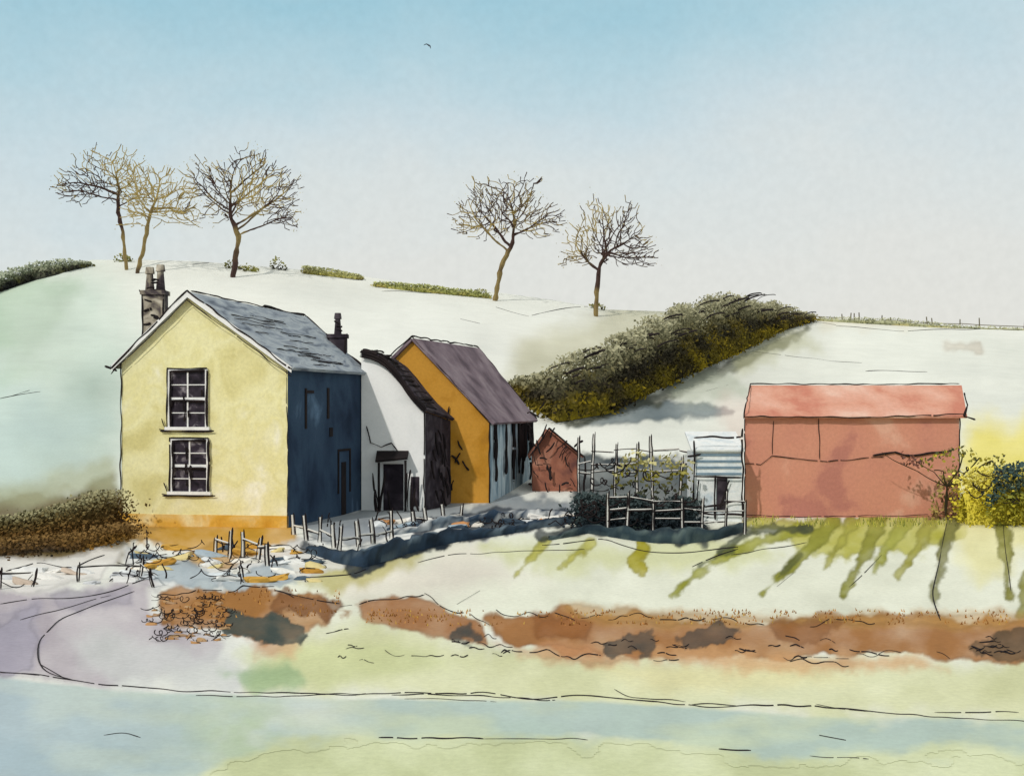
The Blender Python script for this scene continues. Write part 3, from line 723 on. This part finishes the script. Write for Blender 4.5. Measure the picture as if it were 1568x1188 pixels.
hedge('skyline_hedge',st_of([(-260,500,462),(-60,470,438),(0,447,420),(50,430,404),(90,420,396),(138,408,400)]),5000,.26,
      pal_of([(0,'#3a3a34'),(.3,'#3f3c34'),(.55,'#8a8f74'),(1,'#c0c6b0')],'#26262a','#6c6a3a'),2.0,5)
hedge('field_hedge',[(X(u,197),197,h) for u,h in ((465,1.1),(500,1.3),(555,.7))],900,.2,pal_of([(0,'#a5a050'),(1,'#cfcf9c')],'#6a6038','#b8b060'),1.2,6)
hedge('field_hedge',[(X(u,192),192,h) for u,h in ((572,.6),(620,1.1),(690,1.1),(735,1.0),(752,.5))],1800,.2,pal_of([(0,'#8d9048'),(1,'#b9bc80')],'#5a5434','#b8a860'),1.2,7)
hedge('field_hedge',[(X(u,196),196,h) for u,h in ((1250,.5),(1300,.8),(1370,1.1),(1400,.9),(1470,.4),(1600,.4))],900,.2,pal_of([(0,'#9a9c74'),(1,'#c3c4a4')],'#55583c','#b5ac74'),1.2,8)
for u,v,h,sd in ((355,412,1.6,1),(380,416,1.2,2),(425,410,2.2,3),(186,388,1.6,4),(915,472,1.0,5),(735,452,1.0,6)):
    y=min(198,siteY(u,v));hedge('hill_shrub',[(X(u-10,y),y,h*.5),(X(u,y),y,h),(X(u+14,y),y,h*.4)],70,.24,pal_of([(0,'#4f4a2a'),(1,'#a5a364')],'#262220','#9a9a4c'),.9,20+sd,core=False)
hedge('bank_hedge',[(X(u,y),y,h) for u,y,h in ((-300,49,.7),(0,49,.85),(60,49.5,1.1),(120,50,1.5),(165,51,1.85),(174,51.2,1.8))],15000,.075,
      pal_of([(0,'#5a4428'),(.35,'#6c5028'),(.65,'#6e5c34'),(.85,'#837a54'),(1,'#a09c78')],'#30291f','#926824'),2.4,9)
hedge('bank_hedge',[(X(u,y),y,h) for u,y,h in ((-300,44,.4),(0,44,.5),(60,45,.6),(120,46,.5),(160,47,.6),(182,49,.55))],7000,.07,
      pal_of([(0,'#4a3a28'),(.6,'#6c5028'),(1,'#80643a')],'#2c3030','#8e682a'),2.4,10)
hedge('dark_bush',[(X(u,53),53,h) for u,h in ((884,1.0),(900,1.4),(930,1.1),(970,1.3),(1010,1.0),(1040,1.3),(1064,1.1))],5500,.09,
      pal_of([(0,'#28323a'),(.6,'#2e3a3c'),(1,'#445050')],'#161c22','#4a5a50',.6),1.4,11)
hedge('flowering_bush',[(X(u,54.5),54.5,h) for u,h in ((942,2.3),(955,3.0),(975,3.2),(1000,2.5),(1030,2.9),(1060,2.6))],380,.12,
      pal_of([(0,'#2c343c'),(.55,'#4a4c34'),(.75,'#8f8830'),(1,'#cfc998')],'#2c3028','#a89c38',.62),.6,12,core=False,soft=-.45)
hedge('yellow_bush',[(X(u,55),55,h) for u,h in ((1474,2.0),(1500,2.2),(1545,2.3),(1600,2.4),(1680,2.2))],7500,.09,
      pal_of([(0,'#d0bf34'),(.5,'#dccb3c'),(1,'#e4d868')],'#c0b43c','#e0d25c'),1.6,13)
hedge('dark_bush',[(X(u,53.5),53.5,h) for u,h in ((1512,1.2),(1530,2.4),(1568,2.7),(1620,2.8),(1680,2.8))],1900,.11,
      pal_of([(0,'#d0bf34'),(.5,'#8a8a38'),(.60,'#3f5048'),(1,'#465a58')],'#8a8430','#b0a838',.6),.8,14,core=False,soft=-.5)
hedge('garden_shrub',[(X(u,56.8),56.8,h) for u,h in ((1425,.6),(1440,1.8),(1458,2.6),(1466,2.0))],260,.12,
      pal_of([(0,'#8a6c4c'),(.5,'#9d8558'),(1,'#a69c50')],'#6a5448','#b8a850'),.4,15,core=False)
r=root('leaning_bush',(X(1450,56.6),56.6,0));k=M()
b0=P(1448,790,56.5)
for (u,v) in ((1350,692),(1400,705),(1500,700),(1475,690),(1430,720),(1520,705)):
    mid=P((1448+u)/2+6,722,56.5);k.ink([b0,P(1450,745,56.5),mid,P(u,v,56.4)],random.uniform(.02,.045),.08,gap=0,c=C('#3a3424'))
k.obj('branches',M_ATTR,r)
k=M()
for j in range(170):
    t=random.random();u=1380+t*160;v=700+random.gauss(0,5)+8*math.sin(t*9)
    p=Vector(P(u,v,56.4+random.uniform(-.3,.3)));a=Vector([random.gauss(0,1) for _ in range(3)]).normalized();b=a.orthogonal();sz=.09
    k.quad([p-a*sz,p+b*sz*.7,p+a*sz,p-b*sz*.7],random.choice([C('#8a8430'),C('#7c7a38'),C('#a89a34'),C('#4a4c34')]) if u>1410 else random.choice([C('#6a4c44'),C('#8a5a4c')]))
k.obj('leaves',M_LEAF,r)

# ---------------------------------------------------------------- stones
def stones(name,lst,pal,edge=True,flat=.5,r_=.5):
    r=root(name,(X(lst[0][0],40),40,0));m=M();k=M()
    bm=bmesh.new();bmesh.ops.create_icosphere(bm,subdivisions=2,radius=1);bv=[v.co.copy() for v in bm.verts];bf=[[v.index for v in f.verts] for f in bm.faces];bm.free()
    for (u,v,s) in lst:
        y=10000./(v-620);x=X(u,y);z=float(H(x,y));w=s*y/2000.;ax=Vector((w*random.uniform(1.0,1.7),w*.9,w*flat*random.uniform(.8,1.2)))
        c=C(random.choice(pal));ph=random.uniform(0,50);i0=len(m.v);rot=random.uniform(-.3,.3)
        for p in bv:
            q=1+.5*(sf(p.x*1.9+ph,p.z*1.9+p.y+ph,2,3)-.5)*2
            xx=math.copysign(abs(p.x)**.6,p.x)*ax.x*q;zz=math.copysign(abs(p.z)**.6,p.z)*ax.z*q
            m.v.append((x+xx*math.cos(rot)-zz*math.sin(rot),y+p.y*ax.y*q,z+ax.z*.3+xx*math.sin(rot)+zz*math.cos(rot)));m.c.append(mul(c,random.uniform(.95,1.04)))
        m.f+=[tuple(i0+a for a in f) for f in bf]
        if edge and random.random()<.6:
            a0=random.uniform(0,6.28);sp=random.uniform(2,4.5);pts=[]
            for j in range(8):
                t=a0+sp*j/7;pts.append(Vector((x+math.cos(t)*ax.x*random.uniform(.95,1.2),y-ax.y*.6,z+ax.z*.35+math.sin(t)*ax.z*random.uniform(1,1.5))))
            k.penline(pts,1.4*r_*y/2000,gap=.05)
    m.obj('stones',M_ATTR,r)
    if k.v:k.obj('stone_joints',M_INK,r)
pal_w=['#e4e4e0','#dfe3e4','#e6e4dc','#d3dade','#d8c890','#a9b8c2','#e6e2d8','#c99c48','#b98a3c','#4e5e6c']
L=[]
for j in range(44):
    t=random.random();u=195+t*290;v=852+t*8+random.uniform(-20,34)
    if u<440 and v<840:v+=20
    L.append((u,v,random.uniform(7,15)))
stones('stone_wall',L,pal_w,flat=.38)
L=[(random.uniform(-40,215),random.uniform(872,900),random.uniform(8,16)) for j in range(16)];stones('stone_wall',L,['#e4e2dd','#e0e0de','#d0d2d6','#c9b8a8'],flat=.35)
L=[]
for j in range(34):
    t=random.random();L.append((570+t*330,812-t*16+random.uniform(-9,4),random.uniform(6,13)))
stones('stone_wall',L,['#e6e4de','#dee1e2','#9fb0bb','#e2ddd2','#c08a5a','#3a4856'],flat=.5)
L=[(random.uniform(225,352),random.uniform(922,985),random.uniform(3,6)) for j in range(46)];stones('pebble_heap',L,['#b58a5c','#b0906a','#a87e50','#a88a6c'],flat=.5,r_=.42)

# ---------------------------------------------------------------- brambles, wire and twigs
k=M()
for j in range(24):
    u=random.uniform(190,500);v=random.uniform(840,895);p=site(u,v);k.scrib(p,random.uniform(.5,1.4),random.uniform(.2,.45),random.uniform(1,2.2),.015)
for j in range(16):
    u=random.uniform(590,900);v=random.uniform(795,815);p=site(u,v);k.scrib(p,random.uniform(.5,1.6),random.uniform(.25,.5),random.uniform(1,2.2),.024)
for j in range(56):
    u=random.uniform(225,350);v=random.uniform(915,985);p=site(u,v);k.scrib(p,random.uniform(.2,.5),random.uniform(.08,.2),random.uniform(1,2.4),.010)
for j in range(30):
    u=random.uniform(885,1065);y=51.5;p=(X(u,y),y,random.uniform(.2,2.6));k.scrib(p,random.uniform(.5,1.4),random.uniform(.2,.5),random.uniform(1,2),.026)
for j in range(10):
    u=random.uniform(1480,1570);y=53.2;p=(X(u,y),y,random.uniform(.8,2.2));k.scrib(p,random.uniform(.4,1.0),random.uniform(.2,.4),random.uniform(1,1.6),.022)
for j in range(40):
    u=random.choice([random.uniform(185,260),random.uniform(330,430),random.uniform(470,600),random.uniform(600,760),random.uniform(760,930)])
    v=random.uniform(800,855) if u>430 else random.uniform(838,895)
    if u>600:v=random.uniform(795,815)
    x,y,z=site(u,v);h=random.uniform(.2,.7);l=random.uniform(-.3,.3);k.ink([(x,y,z),(x+l*.3,y,z+h*.6),(x+l,y,z+h)],.028,.05)
k.obj('brambles',M_INK)
def ground_ink(name,lines,c=(.02,.017,.02)):
    k=M()
    for pts,w in lines:
        dense=[]
        for (a,b) in zip(pts[:-1],pts[1:]):
            n=max(1,int(math.hypot(b[0]-a[0],b[1]-a[1])/22))
            for j in range(n):
                t=j/n;dense.append((a[0]+(b[0]-a[0])*t+random.uniform(-1,1),a[1]+(b[1]-a[1])*t+random.uniform(-1.6,1.6)))
        dense.append(pts[-1])
        q=[Vector(site(u,v,.012)) for (u,v) in dense];ym=sum(p.y for p in q)/len(q)
        k.penline(q,w*ym/2000*.5,c,gap=.14)
    return k.obj(name,M_ATTR)
ground_ink('shore_line_twigs',[
 ([(-60,1020),(0,1030),(60,1035),(160,1050),(300,1060),(520,1064),(760,1062),(800,1072),(900,1066),(1080,1084),(1200,1080),(1400,1096),(1620,1110)],1.8),
 ([(300,1066),(420,1068),(560,1064)],1.4),([(600,1064),(740,1068),(850,1074)],1.4),([(1430,1092),(1560,1092)],1.6),
 ([(580,1130),(680,1134),(740,1132)],2.6),([(740,1132),(900,1134)],1.0),([(1100,1150),(1150,1150)],2.2),([(1255,1128),(1295,1136)],2.8),([(1240,1160),(1330,1164)],1.2),
 ([(160,1130),(190,1125),(215,1132)],1.2),([(1250,1080),(1330,1090)],1.2),([(940,1055),(960,1068),(1050,1076)],1.2),([(620,1070),(760,1076)],1.0),([(1060,1078),(1130,1082)],1.6)])
ground_ink('path_edge_twigs',[
 ([(205,905),(150,925),(90,950),(58,985),(58,1012),(70,1030),(112,1042)],1.4),([(62,1018),(100,1040)],2.4),([(0,1030),(60,1035)],1.4),([(30,950),(90,935),(170,912)],.9),
 ([(0,925),(60,915),(120,918),(180,903),(230,885)],1.5),([(10,875),(60,862),(110,870),(160,850)],1.8),([(0,890),(30,905),(50,880)],1.8)])
bl=[]
def wavy(a,b,v0,v1,amp,seed):
    n=int((b-a)/10);return [(a+(b-a)*j/n,v0+(v1-v0)*j/n+(sf(j*.45,seed,3,seed)-.5)*2*amp) for j in range(n+1)]
for i,(a,b,v0,v1) in enumerate(((420,520,908,928),(520,650,930,915),(650,750,915,955),(500,545,975,955),(590,750,1000,1004),(770,1000,1000,1008),(1000,1300,1012,1016),(1300,1568,1000,1010),(760,1140,940,952),(1140,1440,960,942),(1440,1568,950,948),(240,420,908,900),(1200,1400,1012,1000))):
    w=wavy(a,b,v0,v1,11,i);j=0
    while j<len(w)-2:
        l=random.randint(3,12)
        if random.random()<.75 and len(w[j:j+l])>1:bl.append((w[j:j+l],random.uniform(.9,2.1)))
        j+=l
for j in range(46):
    u=random.choice([random.uniform(680,770),random.uniform(900,1120),random.uniform(1120,1300),random.uniform(1480,1568),random.uniform(510,560)]);v=(988 if u>640 else 992)+random.uniform(-15,20)
    s=random.uniform(8,20);bl.append(([(u,v),(u+s*.5,v-random.uniform(0,3)),(u+s,v+random.uniform(0,5)),(u+s*1.5,v+random.uniform(-2,6))],random.uniform(.9,2.2)))
ground_ink('bank_twigs',bl)
ground_ink('yard_twigs',[([(830,835),(925,826),(985,845),(1050,848),(1130,838)],1.8),
 ([(895,842),(800,845),(690,850),(640,862)],1.1),([(700,925),(735,905)],.9),([(1130,840),(1060,868)],1.8),([(1235,832),(1120,850)],1.4),([(1450,800),(1438,860),(1426,915),(1440,950)],1.3),([(1300,900),(1350,850)],1.0),
 ([(1190,900),(1215,878)],1.2),([(1535,800),(1548,905)],1.0),([(470,885),(540,880),(560,872)],2),([(425,905),(470,918),(520,925)],2.4)])
ground_ink('hill_twigs',[([(585,446),(640,448),(690,452)],1.3),([(0,610),(30,603),(62,600)],1.2),([(20,606),(45,598)],1.4),([(705,488),(735,496)],1.0),([(760,470),(810,485)],.8),([(815,485),(870,470),(900,470)],1.3),([(1325,568),(1420,570)],1.3),([(1240,492),(1280,498)],1.4),
 ([(1280,498),(1380,508),(1480,504),(1560,506)],1.0),([(1150,540),(1320,556)],.6),([(1080,600),(1115,590)],.8),([(295,405),(320,400)],2.0),([(462,418),(560,430)],1.3),([(575,440),(640,440)],1.1)])
k=M()
for (u,vt) in ((860,560),(905,538),(950,516),(985,500),(1020,486),(1060,470),(1100,456),(1125,450),(1150,456),(1180,464),(1210,472)):
    yb=np.interp(u,[792,850,930,1000,1065,1130,1190,1243],[siteY(a,b) for a,b in ((792,606),(850,645),(930,632),(1000,598),(1065,568),(1130,540),(1190,508),(1243,492))])-1.6
    for q in range(5):
        uu=u+random.uniform(-22,22);v2=vt+random.uniform(0,36);sl=random.uniform(12,34)
        k.penline([P(uu,v2,yb),P(uu+sl*.4,v2-sl*.22+random.uniform(-2,2),yb),P(uu+sl,v2-sl*.36,yb+.3),P(uu+sl*1.1,v2-sl*.3,yb+.3)],random.uniform(.05,.10),gap=.1)
k.obj('hedge_branches',M_INK)
k=M()
def blades(u0,u1,v0,v1,n,cols,hh):
    for j in range(n):
        u=random.uniform(u0,u1);v=random.uniform(v0,v1)
        if sf(u*.03,v*.1,2,4)<.45:continue
        y=10000/(v-620);x=X(u,y);z=float(H(x,y));h=hh*random.uniform(.5,1.3);l=random.uniform(-.4,.4)*h;w=.02
        k.quad([(x-w,y,z),(x+w,y,z),(x+l,y+random.uniform(-.05,.05),z+h)],C(random.choice(cols)))
blades(1140,1568,793,806,500,['#8c9038','#b0ac48','#c3bd5c','#6c7434'],.2)
blades(250,520,905,950,300,['#9a6a34','#7c5530','#b98a4c'],.08)
blades(560,1568,935,958,900,['#9a6a34','#b5824a','#b9964c','#8a6034'],.07)
k.obj('grass_tufts',M_LEAF)

# ---------------------------------------------------------------- bird
k=M();p=Vector(P(655,70,90));k.tube([p+Vector((-.28,0,.02)),p+Vector((-.1,0,.1)),p+Vector((.08,0,.0)),p+Vector((.16,0,-.05)),p+Vector((.2,0,-.22))],[.02,.045,.06,.05,.015],C('#55606c'));k.tube([p+Vector((0,-.12,.0)),p+Vector((0.08,0,.0)),p+Vector((.1,.16,-.02))],[.015,.06,.02],C('#55606c'));k.obj('flying_bird',M_ATTR)

# ---------------------------------------------------------------- world, sun, camera
w=bpy.data.worlds.new('World');scene.world=w;w.use_nodes=True;nt=w.node_tree;N=nt.nodes;L=nt.links;N.clear()
S=Vector((-.38,-.72,.60)).normalized();elev=math.asin(S.z);az=math.atan2(S.x,S.y)
sky=N.new('ShaderNodeTexSky');sky.sky_type='NISHITA';sky.sun_disc=False;sky.sun_elevation=elev;sky.sun_rotation=az%(2*math.pi)
bg1=N.new('ShaderNodeBackground');bg1.inputs[1].default_value=.08;L.new(sky.outputs[0],bg1.inputs[0])
tc=N.new('ShaderNodeTexCoord');sx=N.new('ShaderNodeSeparateXYZ');L.new(tc.outputs['Generated'],sx.inputs[0])
n=N.new('ShaderNodeTexNoise');n.inputs['Scale'].default_value=3.0;n.inputs['Detail'].default_value=7;n.inputs['Roughness'].default_value=.6
mp=N.new('ShaderNodeMapping');mp.inputs['Scale'].default_value=(1,1,1.6);L.new(tc.outputs['Generated'],mp.inputs[0]);L.new(mp.outputs[0],n.inputs['Vector'])
m1=N.new('ShaderNodeMath');m1.operation='MULTIPLY_ADD';L.new(n.outputs['Fac'],m1.inputs[0]);m1.inputs[1].default_value=.18;L.new(sx.outputs['Z'],m1.inputs[2])
m3=N.new('ShaderNodeMath');m3.operation='MULTIPLY_ADD';L.new(sx.outputs['X'],m3.inputs[0]);m3.inputs[1].default_value=-.06;L.new(m1.outputs[0],m3.inputs[2])
m2=N.new('ShaderNodeMath');m2.operation='SUBTRACT';L.new(m3.outputs[0],m2.inputs[0]);m2.inputs[1].default_value=.09
rp=N.new('ShaderNodeValToRGB');e=rp.color_ramp.elements
st=[(0.0,'#e6e4dd'),(.10,'#e4e5e0'),(.16,'#dde4e3'),(.21,'#cfdfe4'),(.26,'#b9d7e1'),(.31,'#a2cddc'),(.42,'#c6d6da'),(.6,'#dcdcd8'),(1.0,'#e6e3dc')]
while len(e)<len(st):e.new(.5)
for i,(p_,c_) in enumerate(st):e[i].position=p_;e[i].color=(*C(c_),1)
L.new(m2.outputs[0],rp.inputs[0])
n2=N.new('ShaderNodeTexNoise');n2.inputs['Scale'].default_value=160;n2.inputs['Detail'].default_value=4;L.new(tc.outputs['Generated'],n2.inputs['Vector'])
mr=N.new('ShaderNodeMapRange');mr.inputs[1].default_value=.3;mr.inputs[2].default_value=.7;mr.inputs[3].default_value=.97;mr.inputs[4].default_value=1.02;L.new(n2.outputs['Fac'],mr.inputs[0])
bg2=N.new('ShaderNodeBackground');L.new(mr.outputs[0],bg2.inputs[1]);L.new(rp.outputs[0],bg2.inputs[0])
mx=N.new('ShaderNodeMixShader');mx.inputs[0].default_value=.92;L.new(bg1.outputs[0],mx.inputs[1]);L.new(bg2.outputs[0],mx.inputs[2])
out=N.new('ShaderNodeOutputWorld');L.new(mx.outputs[0],out.inputs[0])
sl=bpy.data.lights.new('sun','SUN');sl.energy=2.0;sl.angle=math.radians(1.5);sl.color=(1,.95,.88)
so=bpy.data.objects.new('sun',sl);so.rotation_euler=S.to_track_quat('Z','Y').to_euler();so.location=(-40,-40,60);scene.collection.objects.link(so)
cd=bpy.data.cameras.new('camera');co=bpy.data.objects.new('camera',cd);scene.collection.objects.link(co);scene.camera=co
co.location=(0,0,5);co.rotation_euler=(math.radians(90),0,0);cd.sensor_width=36;cd.lens=36*2000/1568.;cd.shift_y=26/1568.;cd.clip_end=2000
scene.view_settings.view_transform='Standard';scene.view_settings.look='None';scene.view_settings.exposure=0
